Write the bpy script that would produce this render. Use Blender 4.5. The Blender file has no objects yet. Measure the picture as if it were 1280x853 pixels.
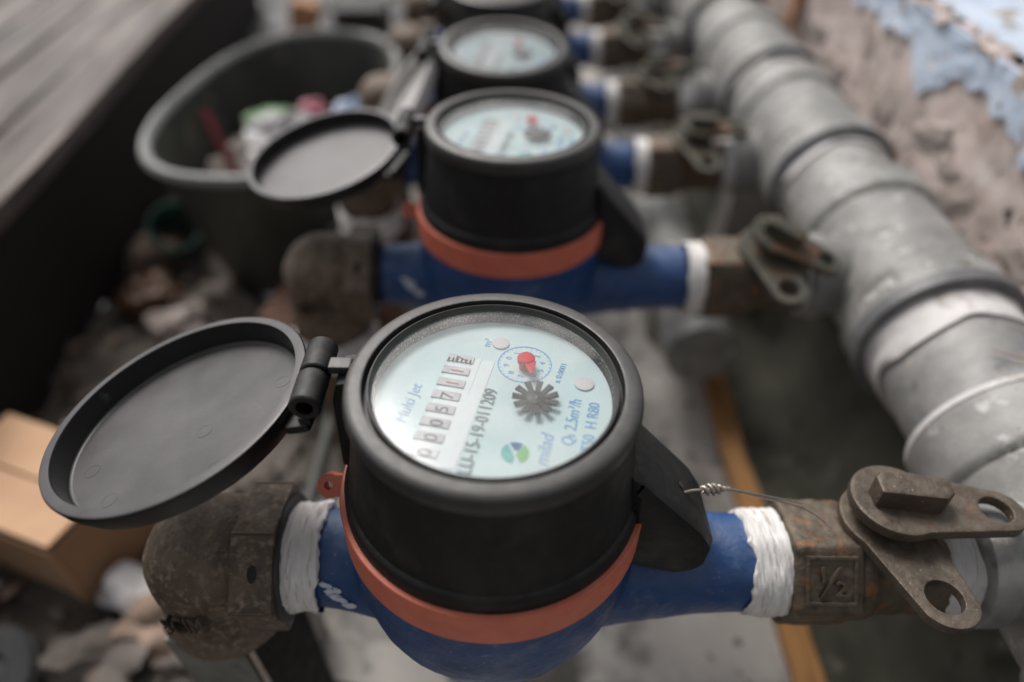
import bpy, bmesh, math, random
from mathutils import Vector, Matrix, noise, Quaternion
random.seed(7)
S = 0.01                      # everything below is written in centimetres
G = 48.0                      # camera height over the ground, cm
R = math.radians
sc = bpy.context.scene
col = sc.collection
# ------------------------------------------------------------------ camera
cam = bpy.data.objects.new('camera', bpy.data.cameras.new('camera'))
col.objects.link(cam)
cam.location = (0, 0, G * S)
cam.rotation_euler = (R(90 - 42.11), 0, 0)
cam.data.sensor_width = 36.0
cam.data.lens = 870 / 1280 * 36.0
cam.data.clip_start = 0.01
cam.data.clip_end = 200
cam.data.dof.use_dof = True
cam.data.dof.focus_distance = 0.242
cam.data.dof.aperture_fstop = 3.0
sc.camera = cam
# ------------------------------------------------------------------ light
SUN_EL, SUN_AZ = 50.0, -29.0          # azimuth from +Y towards +X
w = bpy.data.worlds.new('World'); sc.world = w; w.use_nodes = True
nt = w.node_tree
bg = nt.nodes['Background']
sky = nt.nodes.new('ShaderNodeTexSky'); sky.sky_type = 'NISHITA'; sky.sun_disc = False
sky.sun_elevation = R(SUN_EL); sky.sun_rotation = R(SUN_AZ)
sky.air_density = 1.0; sky.dust_density = 4.0
hsv = nt.nodes.new('ShaderNodeHueSaturation'); hsv.inputs['Saturation'].default_value = 0.10
nt.links.new(sky.outputs[0], hsv.inputs['Color']); nt.links.new(hsv.outputs[0], bg.inputs['Color'])
bg.inputs['Strength'].default_value = 0.085
sun = bpy.data.objects.new('sun', bpy.data.lights.new('sun', 'SUN')); col.objects.link(sun)
sun.data.energy = 2.3; sun.data.angle = R(28); sun.data.color = (1.0, 0.95, 0.9)
d = Vector((math.sin(R(SUN_AZ)) * math.cos(R(SUN_EL)), math.cos(R(SUN_AZ)) * math.cos(R(SUN_EL)), math.sin(R(SUN_EL))))
sun.rotation_euler = d.to_track_quat('Z', 'Y').to_euler()
sc.view_settings.view_transform = 'Standard'; sc.view_settings.look = 'None'
sc.view_settings.gamma = 1.0; sc.view_settings.use_curve_mapping = False
sc.view_settings.exposure = 0.48
# ------------------------------------------------------------------ materials
def mat(name, c1, c2=None, scale=60, rough=0.5, rough2=None, metal=0.0, bump=0.0, bscale=300, spots=(), dust=None, detail=6, stretch=None, coat=0.0, spec=None):
    """base noise of two colours, shaped stains (colour, scale, threshold, softness), a fine bump"""
    m = bpy.data.materials.new(name); m.use_nodes = True
    n = m.node_tree.nodes; l = m.node_tree.links
    p = n['Principled BSDF']
    tc = n.new('ShaderNodeTexCoord'); src = tc.outputs['Object']
    if stretch:
        mp = n.new('ShaderNodeMapping'); mp.inputs['Scale'].default_value = stretch
        l.new(src, mp.inputs[0]); src = mp.outputs[0]
    def nz(s, det=detail, r=0.6):
        t = n.new('ShaderNodeTexNoise'); t.inputs['Scale'].default_value = s
        t.inputs['Detail'].default_value = det; t.inputs['Roughness'].default_value = r
        l.new(src, t.inputs['Vector']); return t.outputs['Fac']
    def ramp(f, a, b):
        r = n.new('ShaderNodeMapRange'); r.inputs['From Min'].default_value = a; r.inputs['From Max'].default_value = b
        l.new(f, r.inputs['Value']); return r.outputs[0]
    def mix(f, a, b):
        x = n.new('ShaderNodeMix'); x.data_type = 'RGBA'; l.new(f, x.inputs[0])
        for v, s in ((a, 6), (b, 7)):
            if isinstance(v, (tuple, list)): x.inputs[s].default_value = (*v[:3], 1)
            else: l.new(v, x.inputs[s])
        return x.outputs[2]
    base = nz(scale)
    c = mix(ramp(base, 0.35, 0.65), c1, c2 or c1)
    for sp in spots:
        c = mix(ramp(nz(sp[1]), sp[2], sp[2] + sp[3]), c, sp[0])
    if dust:
        g = n.new('ShaderNodeNewGeometry'); sx = n.new('ShaderNodeSeparateXYZ'); l.new(g.outputs['Normal'], sx.inputs[0])
        mu = n.new('ShaderNodeMath'); mu.operation = 'MULTIPLY'; l.new(ramp(sx.outputs[2], 0.5, 1.0), mu.inputs[0]); l.new(ramp(nz(dust[2] if len(dust) > 2 else 150), 0.35 if len(dust) < 4 else -.15, 0.72), mu.inputs[1])
        m2 = n.new('ShaderNodeMath'); m2.operation = 'MULTIPLY'; l.new(mu.outputs[0], m2.inputs[0]); m2.inputs[1].default_value = dust[1]
        c = mix(m2.outputs[0], c, dust[0])
    l.new(c, p.inputs['Base Color'])
    if rough2 is not None:
        rr = n.new('ShaderNodeMapRange'); rr.inputs['From Min'].default_value = 0.35; rr.inputs['From Max'].default_value = 0.65
        rr.inputs['To Min'].default_value = rough; rr.inputs['To Max'].default_value = rough2
        l.new(nz(scale * 1.7), rr.inputs['Value']); l.new(rr.outputs[0], p.inputs['Roughness'])
    else: p.inputs['Roughness'].default_value = rough
    p.inputs['Metallic'].default_value = metal
    if coat: p.inputs['Coat Weight'].default_value = coat
    if spec is not None: p.inputs['Specular IOR Level'].default_value = spec
    if bump:
        b = n.new('ShaderNodeBump'); b.inputs['Strength'].default_value = min(1, bump); b.inputs['Distance'].default_value = 0.0006 * max(1, bump)
        l.new(nz(bscale, 8, 0.65), b.inputs['Height']); l.new(b.outputs[0], p.inputs['Normal'])
    return m

M = {}
M['black'] = mat('black_plastic', (.006, .006, .0065), (.010, .010, .0105), 90, .5, .65, bump=.25, bscale=900, spec=.3, dust=((.12, .115, .11), .45, 160), spots=[((.026, .025, .024), 55, .52, .2), ((.055, .052, .048), 700, .655, .04), ((.10, .095, .09), 1500, .72, .05)])
M['rim'] = mat('rim_plastic', (.020, .020, .0205), (.032, .0315, .031), 120, .38, .5, bump=.3, bscale=1400, dust=((.105, .098, .094), .6, 240, 1), spots=[((.2, .19, .18), 2200, .72, .05)])
M['lidm'] = mat('lid_plastic', (.008, .008, .009), (.012, .012, .013), 45, .34, .42, spec=.35, bump=.12, bscale=500, dust=((.105, .098, .102), .98, 35, 1), spots=[((.20, .19, .18), 1300, .72, .03), ((.05, .05, .05), 120, .64, .1)])
M['grime'] = mat('speckled_rubber', (.012, .012, .012), (.03, .03, .03), 400, .7, bump=.8, bscale=2500, spots=[((.36, .35, .33), 1400, .57, .06)])
M['dial'] = mat('dial_card', (.60, .76, .78), (.65, .80, .81), 60, .5, spots=[((.42, .44, .42), 2600, .745, .03)])
M['strip'] = mat('white_strip', (.74, .82, .84), (.80, .86, .87), 50, .4)
M['win'] = mat('counter_wheel_grey', (.48, .47, .50), (.66, .66, .68), 200, .5)
M['winw'] = mat('counter_wheel_white', (.72, .74, .78), (.76, .78, .8), 200, .5)
M['ink'] = mat('ink_grey', (.20, .23, .24), None, 60, .6)
M['inkb'] = mat('ink_blue', (.12, .38, .72), (.18, .46, .78), 300, .6)
M['inkf'] = mat('ink_faded_blue', (.24, .40, .72), (.32, .48, .76), 300, .6)
M['inkd'] = mat('ink_digit', (.16, .16, .17), None, 60, .6)
M['inkk'] = mat('ink_black', (.03, .03, .035), None, 60, .6)
M['inkr'] = mat('ink_red', (.45, .20, .22), None, 60, .6)
M['teal'] = mat('logo_teal', (.10, .42, .45), (.18, .55, .5), 500, .5)
M['navy'] = mat('logo_navy', (.05, .14, .38), None, 60, .5)
M['green'] = mat('logo_green', (.16, .48, .16), (.28, .6, .25), 500, .5)
M['button'] = mat('button_pink', (.66, .63, .64), (.7, .66, .67), 300, .5)
M['redp'] = mat('pointer_red', (.62, .03, .045), (.7, .05, .06), 200, .35)
M['star'] = mat('star_grey', (.012, .012, .013), (.03, .03, .03), 500, .5, bump=.3, bscale=1500)
M['band'] = mat('band_salmon', (.52, .125, .075), (.62, .165, .10), 80, .45, .6, bump=.2, bscale=700, dust=((.45, .3, .24), .3, 200), spots=[((.22, .08, .06), 240, .66, .08)])
M['blue'] = mat('blue_paint', (.006, .040, .140), (.011, .060, .195), 50, .32, .5, bump=.9, bscale=420, dust=((.18, .22, .30), .4, 110), spots=[((.07, .11, .20), 60, .56, .12), ((.16, .20, .27), 420, .66, .03), ((.03, .035, .05), 130, .66, .06)])
M['bluechip'] = mat('white_scrape', (.62, .66, .7), (.42, .48, .58), 500, .7, bump=.8, bscale=900)
M['tape'] = mat('thread_tape', (.58, .56, .54), (.76, .74, .73), 60, .5, bump=1.2, bscale=200, spots=[((.36, .31, .27), 110, .56, .12)], stretch=(3.5, .7, .7))
M['tape2'] = mat('joint_tape', (.44, .425, .42), (.58, .56, .56), 40, .6, bump=1, bscale=120, spots=[((.28, .24, .21), 50, .54, .16)])
M['iron'] = mat('rusty_iron', (.070, .050, .036), (.15, .112, .080), 60, .42, .7, metal=.25, bump=1.5, bscale=600, spots=[((.33, .245, .18), 330, .50, .26), ((.14, .085, .055), 60, .50, .25), ((.02, .018, .016), 120, .62, .1)], dust=((.27, .22, .18), .35, 500))
M['iron2'] = mat('oxidised_brass', (.070, .052, .036), (.125, .096, .068), 110, .45, .7, metal=.35, bump=.9, bscale=600, spots=[((.19, .08, .03), 140, .57, .07), ((.03, .024, .02), 200, .6, .08), ((.10, .13, .105), 90, .66, .08)], dust=((.26, .23, .19), .35, 400))
M['lever'] = mat('worn_lever_steel', (.058, .045, .034), (.11, .085, .064), 90, .38, .6, metal=.4, bump=.7, bscale=500, spots=[((.30, .24, .19), 800, .64, .05), ((.15, .06, .03), 120, .62, .06)], dust=((.25, .21, .17), .35, 300))
M['leverg'] = mat('verdigris_lever', (.050, .047, .036), (.10, .098, .075), 60, .45, .65, metal=.3, bump=.7, bscale=500, spots=[((.11, .06, .035), 60, .52, .08)])
M['pvc'] = mat('grey_pvc', (.16, .157, .151), (.30, .297, .288), 26, .45, .65, bump=.9, bscale=150, spots=[((.13, .125, .115), 38, .54, .10), ((.44, .43, .42), 70, .58, .10), ((.11, .10, .09), 300, .66, .05), ((.24, .20, .16), 18, .62, .08)])
M['pvcd'] = mat('stained_pvc', (.15, .15, .15), (.30, .29, .28), 30, .45, .65, bump=.5, bscale=170, spots=[((.07, .07, .075), 40, .57, .1), ((.36, .29, .25), 60, .62, .08)])
M['pvck'] = mat('dark_joint', (.085, .085, .09), (.14, .14, .14), 60, .5, bump=.5, bscale=200)
M['conc'] = mat('concrete', (.30, .28, .26), (.42, .395, .37), 9, .85, bump=1, bscale=120, spots=[((.065, .06, .054), 14, .53, .12), ((.28, .265, .25), 22, .60, .08), ((.05, .045, .04), 60, .64, .08)])
M['soil'] = mat('soil', (.055, .046, .038), (.12, .10, .085), 14, .9, bump=1, bscale=70, spots=[((.19, .16, .135), 30, .58, .08), ((.02, .018, .016), 18, .58, .1)])
M['moss'] = mat('mossy_dirt', (.030, .030, .020), (.06, .057, .042), 20, .9, bump=1, bscale=90, spots=[((.15, .14, .12), 30, .62, .08), ((.018, .018, .012), 22, .55, .1)])
M['rub'] = mat('rubble', (.085, .070, .060), (.17, .145, .13), 30, .85, bump=1, bscale=140, spots=[((.20, .14, .11), 25, .62, .05), ((.30, .28, .27), 40, .68, .04)])
M['lath'] = mat('orange_lath', (.25, .115, .03), (.37, .175, .05), 30, .6, bump=.6, bscale=90, stretch=(6, .6, 6), spots=[((.10, .075, .05), 22, .55, .1), ((.2, .10, .05), 30, .62, .1)])
M['wood'] = mat('weathered_wood', (.060, .046, .040), (.125, .100, .092), 20, .6, .8, bump=1, bscale=60, stretch=(7, .35, 7), spots=[((.045, .036, .034), 10, .53, .07), ((.26, .215, .205), 13, .56, .1), ((.05, .04, .04), 40, .62, .05)])
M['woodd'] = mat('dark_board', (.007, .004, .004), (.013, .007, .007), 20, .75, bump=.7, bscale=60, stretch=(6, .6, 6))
M['bucket'] = mat('bucket_plastic', (.035, .038, .032), (.06, .06, .052), 20, .45, .6, bump=.3, bscale=120, spots=[((.14, .13, .11), 30, .6, .1)])
M['bucketr'] = mat('bucket_rim', (.19, .195, .19), (.28, .285, .28), 30, .5, bump=.4, bscale=120)
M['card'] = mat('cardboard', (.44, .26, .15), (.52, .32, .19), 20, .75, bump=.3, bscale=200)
M['cardi'] = mat('cardboard_side', (.33, .18, .10), (.40, .23, .13), 20, .8, bump=.3, bscale=200)  # darker copy of the cardboard, for the box's shaded faces
M['sheet'] = mat('black_sheet', (.008, .008, .009), (.014, .013, .014), 30, .55, bump=.5, bscale=60)
M['rubber'] = mat('dark_rubber', (.016, .016, .018), (.035, .035, .037), 40, .7, bump=.5, bscale=150)
M['plate'] = mat('plate_grey', (.10, .105, .092), (.17, .175, .155), 60, .45, .6, bump=.5, bscale=300, spots=[((.05, .05, .045), 90, .58, .1)])
M['post'] = mat('post_paint', (.006, .006, .006), (.012, .012, .011), 60, .6, .75, spec=.15, bump=.4, bscale=300, spots=[((.10, .10, .09), 260, .64, .05)])
M['wire'] = mat('wire_steel', (.30, .26, .22), (.42, .37, .32), 300, .4, metal=.7, bump=.4, bscale=900)
M['rod'] = mat('rod_dark_green', (.018, .021, .017), (.035, .038, .032), 60, .6)
M['wall'] = mat('old_plaster', (.42, .34, .315), (.57, .49, .465), 26, .85, bump=.8, bscale=70, spots=[((.20, .16, .135), 34, .58, .08), ((.46, .21, .16), 38, .66, .05), ((.22, .20, .11), 22, .61, .08), ((.56, .50, .48), 45, .60, .05), ((.05, .04, .035), 55, .64, .04)])
M['wallp'] = mat('pink_plaster', (.34, .265, .245), (.42, .345, .32), 12, .85, bump=.8, bscale=60, spots=[((.20, .17, .15), 20, .62, .08)])
M['stone'] = mat('wall_stone', (.26, .21, .19), (.44, .38, .355), 24, .85, bump=1, bscale=90, spots=[((.10, .085, .075), 30, .58, .08), ((.42, .17, .12), 22, .67, .03), ((.2, .18, .08), 26, .64, .05)])
M['bluew'] = mat('peeling_blue_paint', (.40, .49, .63), (.52, .59, .69), 20, .7, bump=.8, bscale=90, spots=[((.32, .28, .25), 34, .57, .03), ((.56, .57, .60), 60, .60, .08), ((.2, .18, .16), 90, .63, .03)])
M['leafb'] = mat('dead_leaf', (.06, .036, .022), (.13, .085, .055), 30, .7)
M['pale'] = mat('pale_plastic', (.62, .62, .66), (.75, .75, .78), 60, .4, bump=.6, bscale=120)
M['pink'] = mat('pink_plastic', (.30, .03, .07), (.38, .06, .11), 60, .4)
M['leaf'] = mat('green_wrapper', (.03, .12, .02), (.06, .18, .035), 60, .5)
M['trash'] = mat('mixed_plastic', (.26, .25, .26), (.42, .41, .43), 60, .4, bump=.8, bscale=120, spots=[((.16, .14, .13), 60, .55, .06), ((.30, .12, .12), 45, .64, .03), ((.2, .3, .2), 50, .66, .03)])
M['scrap'] = mat('mixed_scraps', (.30, .29, .29), (.55, .54, .56), 25, .5, spots=[((.30, .10, .10), 30, .60, .01), ((.10, .22, .10), 34, .60, .01), ((.14, .20, .34), 38, .60, .01), ((.10, .08, .07), 42, .55, .01)])
M['cup'] = mat('green_cup', (.02, .07, .055), (.04, .10, .08), 40, .4)
M['redst'] = mat('red_stick_plastic', (.20, .02, .025), (.26, .03, .04), 60, .4)
M['sky_blue'] = mat('blue_wrapper', (.20, .27, .42), (.28, .35, .5), 60, .4)
M['tan'] = mat('tan_stone', (.26, .185, .14), (.34, .245, .19), 40, .8, bump=.8, bscale=150)
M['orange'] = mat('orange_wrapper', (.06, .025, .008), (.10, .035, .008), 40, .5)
M['brick'] = mat('orange_brick', (.40, .20, .10), (.48, .26, .14), 40, .85, bump=.8, bscale=120)
M['brown'] = mat('brown_board', (.10, .05, .03), (.15, .075, .045), 30, .7, bump=.6, bscale=90)
def glass_mat():
    m = bpy.data.materials.new('window_glass'); m.use_nodes = True
    n = m.node_tree.nodes; l = m.node_tree.links; n.clear()
    out = n.new('ShaderNodeOutputMaterial'); tr = n.new('ShaderNodeBsdfTransparent'); gl = n.new('ShaderNodeBsdfGlossy'); gl.inputs['Roughness'].default_value = .11
    fr = n.new('ShaderNodeFresnel'); fr.inputs['IOR'].default_value = 1.5
    mx = n.new('ShaderNodeMixShader'); l.new(fr.outputs[0], mx.inputs[0]); l.new(tr.outputs[0], mx.inputs[1]); l.new(gl.outputs[0], mx.inputs[2])
    df = n.new('ShaderNodeBsdfDiffuse'); df.inputs['Color'].default_value = (.75, .74, .73, 1)
    tc = n.new('ShaderNodeTexCoord')
    nz = n.new('ShaderNodeTexNoise'); nz.inputs['Scale'].default_value = 26; nz.inputs['Detail'].default_value = 6; l.new(tc.outputs['Object'], nz.inputs['Vector'])
    r = n.new('ShaderNodeMapRange'); r.inputs['From Min'].default_value = .42; r.inputs['From Max'].default_value = .7; r.inputs['To Max'].default_value = .24; l.new(nz.outputs[0], r.inputs['Value'])
    n2 = n.new('ShaderNodeTexNoise'); n2.inputs['Scale'].default_value = 1900; l.new(tc.outputs['Object'], n2.inputs['Vector'])
    r2 = n.new('ShaderNodeMapRange'); r2.inputs['From Min'].default_value = .70; r2.inputs['From Max'].default_value = .74; r2.inputs['To Max'].default_value = .7; l.new(n2.outputs[0], r2.inputs['Value'])
    ad = n.new('ShaderNodeMath'); ad.operation = 'MAXIMUM'; l.new(r.outputs[0], ad.inputs[0]); l.new(r2.outputs[0], ad.inputs[1])
    m2 = n.new('ShaderNodeMixShader'); l.new(ad.outputs[0], m2.inputs[0]); l.new(mx.outputs[0], m2.inputs[1]); l.new(df.outputs[0], m2.inputs[2])
    l.new(m2.outputs[0], out.inputs[0]); return m
M['glass'] = glass_mat()
# ------------------------------------------------------------------ helpers
def obj(name, bm, m, parent=None, smooth=True, recalc=True, **kw):
    if recalc: bmesh.ops.recalc_face_normals(bm, faces=bm.faces)
    me = bpy.data.meshes.new(name); bm.to_mesh(me); bm.free()
    me.transform(Matrix.Scale(S, 4))
    me.materials.append(M[m] if isinstance(m, str) else m)
    if smooth:
        for p in me.polygons: p.use_smooth = True
        me.set_sharp_from_angle(angle=R(38))
    o = bpy.data.objects.new(name, me); col.objects.link(o)
    if smooth and len(me.vertices) < 9000:
        wn = o.modifiers.new('weighted_normal', 'WEIGHTED_NORMAL'); wn.keep_sharp = True
    if parent: o.parent = parent
    for k, v in kw.items(): o[k] = v
    return o
def thing(name, label, cat, loc, rot=None, group=None):
    o = bpy.data.objects.new(name, None); col.objects.link(o); o.empty_display_size = .01
    o.location = Vector(loc) * S + Vector((0, 0, G * S))
    if rot is not None: o.rotation_mode = 'QUATERNION'; o.rotation_quaternion = rot
    o['label'] = label; o['category'] = cat
    if group: o['group'] = group
    return o
def tag(o, label, cat, group=None):
    o['label'] = label; o['category'] = cat
    if group: o['group'] = group
    return o
def place(o, loc, rot=None):
    o.location = Vector(loc) * S + Vector((0, 0, G * S))
    if rot is not None: o.rotation_euler = rot
    return o
def kids(o): return [c for c in allobjs if c.parent == o]
def copy_tree(o, parent=None):
    c = o.copy(); col.objects.link(c)
    if parent: c.parent = parent
    for ch in list(o.children): copy_tree(ch, c)
    return c
def wob(v, amp, sc_, seed=0):
    return noise.noise(Vector(v) * sc_ + Vector((seed * 7.3, seed * 3.1, seed))) * amp
def lathe(bm, prof, segs=64, axis='Z', at=(0, 0, 0), cap=False, wobble=None):
    at = Vector(at); rings = []
    for r, h in prof:
        ring = []
        if r < 1e-6: 
            p = {'Z': (0, 0, h), 'X': (h, 0, 0), 'Y': (0, h, 0)}[axis]; ring = [bm.verts.new(at + Vector(p))]
        else:
            for i in range(segs):
                a = 2 * math.pi * i / segs; rr = r
                if wobble: rr += wobble(a, r, h)
                c, s = rr * math.cos(a), rr * math.sin(a)
                ring.append(bm.verts.new(at + Vector({'Z': (c, s, h), 'X': (h, c, s), 'Y': (s, h, c)}[axis])))
        rings.append(ring)
    for a, b in zip(rings, rings[1:]):
        if len(a) == 1 and len(b) == 1: continue
        for i in range(segs):
            j = (i + 1) % segs
            if len(a) == 1: bm.faces.new((a[0], b[i], b[j]))
            elif len(b) == 1: bm.faces.new((a[i], a[j], b[0]))
            else: bm.faces.new((a[i], a[j], b[j], b[i]))
    if cap:
        for r in (rings[0], rings[-1]):
            if len(r) > 2: bm.faces.new(r)
    return bm
def sweep(bm, pts, rad, segs=16, cap=True):
    pts = [Vector(p) for p in pts]; rings = []; up = None
    for i, p in enumerate(pts):
        t = (pts[min(i + 1, len(pts) - 1)] - pts[max(i - 1, 0)]).normalized()
        if up is None: up = t.orthogonal().normalized()
        up = (up - t * up.dot(t)).normalized(); sd = t.cross(up)
        r = rad[i] if isinstance(rad, (list, tuple)) else rad
        rings.append([bm.verts.new(p + (up * math.cos(2 * math.pi * k / segs) + sd * math.sin(2 * math.pi * k / segs)) * r) for k in range(segs)])
    for a, b in zip(rings, rings[1:]):
        for k in range(segs): bm.faces.new((a[k], a[(k + 1) % segs], b[(k + 1) % segs], b[k]))
    if cap: bm.faces.new(rings[0][::-1]); bm.faces.new(rings[-1])
    return bm
def box(bm, c, s, rot=None, bev=0.0, seg=2):
    r = bmesh.ops.create_cube(bm, size=1, matrix=Matrix.Translation(Vector(c)) @ (rot.to_4x4() if rot else Matrix()) @ Matrix.Diagonal((*s, 1)))
    if bev:
        ed = list({e for v in r['verts'] for e in v.link_edges})
        bmesh.ops.bevel(bm, geom=ed, offset=bev, segments=seg, affect='EDGES', profile=.5)
    return bm
def prism(bm, outline, thick, mtx=Matrix(), holes=(), bev=0.0):
    """flat outline (list of 2D points, optional holes) extruded by thick along local z"""
    t = bmesh.new(); es = []
    for loop in (outline, *holes):
        vs = [t.verts.new((x, y, 0)) for x, y in loop]
        es += [t.edges.new((vs[i], vs[(i + 1) % len(vs)])) for i in range(len(vs))]
    bmesh.ops.triangle_fill(t, use_beauty=True, use_dissolve=False, edges=es)
    bmesh.ops.recalc_face_normals(t, faces=t.faces)
    g = bmesh.ops.extrude_face_region(t, geom=list(t.faces))
    bmesh.ops.translate(t, verts=[v for v in g['geom'] if isinstance(v, bmesh.types.BMVert)], vec=(0, 0, thick))
    bmesh.ops.recalc_face_normals(t, faces=t.faces)
    if bev:
        ed = [e for e in t.edges if len(e.link_faces) == 2 and e.calc_face_angle(0) > 0.9]
        bmesh.ops.bevel(t, geom=ed, offset=bev, segments=2, affect='EDGES', profile=.5)
    t.transform(mtx)
    me = bpy.data.meshes.new('tmp'); t.to_mesh(me); t.free(); bm.from_mesh(me); bpy.data.meshes.remove(me)
    return bm
def circle(cx, cy, r, n=24, a0=0, a1=360):
    full = abs(a1 - a0 - 360) < 1e-6
    return [(cx + r * math.cos(R(a0 + (a1 - a0) * i / (n if full else n - 1))), cy + r * math.sin(R(a0 + (a1 - a0) * i / (n if full else n - 1)))) for i in range(n)]
def remeshed(bm, voxel, it=6, disp=None):
    """one continuous skin over overlapping shells"""
    bmesh.ops.recalc_face_normals(bm, faces=bm.faces)
    me = bpy.data.meshes.new('tmp'); bm.to_mesh(me); bm.free()
    o = bpy.data.objects.new('tmp', me); col.objects.link(o)
    md = o.modifiers.new('r', 'REMESH'); md.mode = 'VOXEL'; md.voxel_size = voxel
    if it: ms = o.modifiers.new('s', 'SMOOTH'); ms.iterations = it; ms.factor = .5
    dg = bpy.context.evaluated_depsgraph_get()
    ev = o.evaluated_get(dg); m2 = bpy.data.meshes.new_from_object(ev)
    b = bmesh.new(); b.from_mesh(m2)
    bpy.data.objects.remove(o); bpy.data.meshes.remove(me); bpy.data.meshes.remove(m2)
    if disp:
        b.normal_update()
        for v in b.verts: v.co += v.normal * disp(v.co)
    return b
def text(s, size, mtx, m, parent, name='print', ext=0.01, shear=0.0, sx=1.0, align='LEFT', **kw):
    cu = bpy.data.curves.new('t', 'FONT'); cu.body = s; cu.size = size; cu.extrude = ext; cu.shear = shear
    cu.align_x = align; cu.resolution_u = 3
    o = bpy.data.objects.new('t', cu); col.objects.link(o)
    me = bpy.data.meshes.new_from_object(o.evaluated_get(bpy.context.evaluated_depsgraph_get()))
    bpy.data.objects.remove(o); bpy.data.curves.remove(cu)
    me.transform(Matrix.Scale(S, 4) @ mtx @ Matrix.Diagonal((sx, 1, 1, 1))); me.name = name
    me.materials.clear(); me.materials.append(M[m])
    o = bpy.data.objects.new(name, me); col.objects.link(o); o.parent = parent
    for k, v in kw.items(): o[k] = v
    return o
def frame(o, x, z):
    """matrix with local x along x and local z along z, origin o"""
    z = Vector(z).normalized(); x = Vector(x); x = (x - z * x.dot(z)).normalized(); y = z.cross(x)
    m = Matrix((x, y, z)).transposed().to_4x4(); m.translation = Vector(o); return m
def rock(bm, c, s, seed, sub=2, rot=0.0, rough_=.35):
    r = bmesh.ops.create_icosphere(bm, subdivisions=sub, radius=1)
    q = Matrix.Rotation(rot, 3, 'Z')
    for v in r['verts']:
        k = 1 + noise.noise(v.co * 1.1 + Vector((seed, seed * 2, 0))) * rough_ * 1.6 + noise.noise(v.co * 2.7 + Vector((0, seed, seed))) * rough_ * .6
        p = v.co * k; v.co = Vector(c) + q @ Vector((p.x * s[0], p.y * s[1], p.z * s[2]))
    return bm
def superell(a, b, e, n):
    out = []
    for i in range(n):
        t = 2 * math.pi * i / n; c, s = math.cos(t), math.sin(t)
        out.append((a * math.copysign(abs(c) ** (2 / e), c), b * math.copysign(abs(s) ** (2 / e), s)))
    return out
# ------------------------------------------------------------------ the setting
def sheet(x0, x1, y0, y1, nx, ny, zf):
    bm = bmesh.new(); vs = {}
    for i in range(nx + 1):
        for j in range(ny + 1):
            x = x0 + (x1 - x0) * i / nx; y = y0 + (y1 - y0) * j / ny
            vs[i, j] = bm.verts.new((x, y, zf(x, y)))
    for i in range(nx):
        for j in range(ny): bm.faces.new((vs[i, j], vs[i + 1, j], vs[i + 1, j + 1], vs[i, j + 1]))
    return bm
# far ground with a rectangular hole that the detailed patches fill
def far_ground():
    bm = bmesh.new(); xs = [-1500, -95, 70, 1500]; ys = [-1200, -30, 260, 2500]
    v = {(i, j): bm.verts.new((xs[i], ys[j], -G)) for i in range(4) for j in range(4)}
    for i in range(3):
        for j in range(3):
            if (i, j) != (1, 1): bm.faces.new((v[i, j], v[i + 1, j], v[i + 1, j + 1], v[i, j + 1]))
    return bm
o = obj('ground', far_ground(), 'soil', kind='structure'); o.location.z = G * S
def soil_h(x, y):
    e = min(x + 95, -14 - x, y + 30, 260 - y)
    k = max(0, min(1, e / 8))
    return -G + k * (wob((x, y, 0), 2.2, .09) + wob((x, y, 0), 1.3, .25, 2) + wob((x, y, 3), .6, .7, 3) + .6)
o = obj('soil', sheet(-95, -14, -30, 260, 120, 260, soil_h), 'soil', kind='structure'); o.location.z = G * S
def conc_h(x, y): return -G + wob((x, y, 0), .5, .12) + wob((x, y, 1), .22, .5, 4)
o = obj('concrete_slab', sheet(-14, 20.5, -30, 260, 60, 260, conc_h), 'conc', kind='structure'); o.location.z = G * S
def moss_h(x, y): return -G + max(0, x - 25.5) * 2.2 * (x < 33) + 16.5 * (x >= 33) + wob((x, y, 0), 1.2, .16, 5) + wob((x, y, 0), .6, .5, 6)
o = obj('mossy_ground', sheet(20.5, 70, -30, 260, 60, 260, moss_h), 'moss', kind='structure'); o.location.z = G * S
# small loose rubble: nobody could count it
bm = bmesh.new(); rnd = random.Random(3)
for k in range(1500):
    x = rnd.uniform(-52, -15) if rnd.random() < .8 else rnd.uniform(-14, 29); y = rnd.uniform(12, 130)
    if x > -14 and rnd.random() < .4: continue
    s = rnd.uniform(.15, .9) ** 1.3 * (1.1 if x < -14 else .55)
    rock(bm, (x, y, (soil_h(x, y) if x < -14 else -G) + s * .3), (s, s * rnd.uniform(.6, 1), s * rnd.uniform(.4, .8)), k, 1, rnd.uniform(0, 6))
o = obj('rubble', bm, 'rub', smooth=False, kind='stuff', label='small broken stone and mortar crumbs scattered over the ground', category='rubble'); o.location.z = G * S
# scraps of paper, leaf and film pressed into the rubble
def litter(name, seed, n, m, lab):
    bm = bmesh.new(); rq = random.Random(seed)
    for k in range(n):
        x = rq.uniform(-50, -15); y = rq.uniform(14, 110); s_ = rq.uniform(.4, 1.5); a = rq.uniform(0, 6.3)
        z0 = soil_h(x, y) + .5; c, q = math.cos(a), math.sin(a); w_ = s_ * rq.uniform(.3, .8); pts = []
        for i in range(4):
            for j in range(3):
                u = (i / 3 - .5) * 2 * s_; v = (j - 1) * w_ * (1 - .5 * abs(i / 1.5 - 1))
                pts.append(bm.verts.new((x + u * c - v * q, y + u * q + v * c, z0 + .5 * s_ * noise.noise(Vector((u + k, v, k * .7))) + .15 * s_)))
        for i in range(3):
            for j in range(2): bm.faces.new((pts[i * 3 + j], pts[i * 3 + 3 + j], pts[i * 3 + 4 + j], pts[i * 3 + 1 + j]))
    o = obj(name, bm, m, kind='stuff', label=lab, category='litter'); o.location.z = G * S
litter('dead_leaves', 5, 180, 'leafb', 'small brown dead leaves and chips scattered over the rubble')
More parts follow.
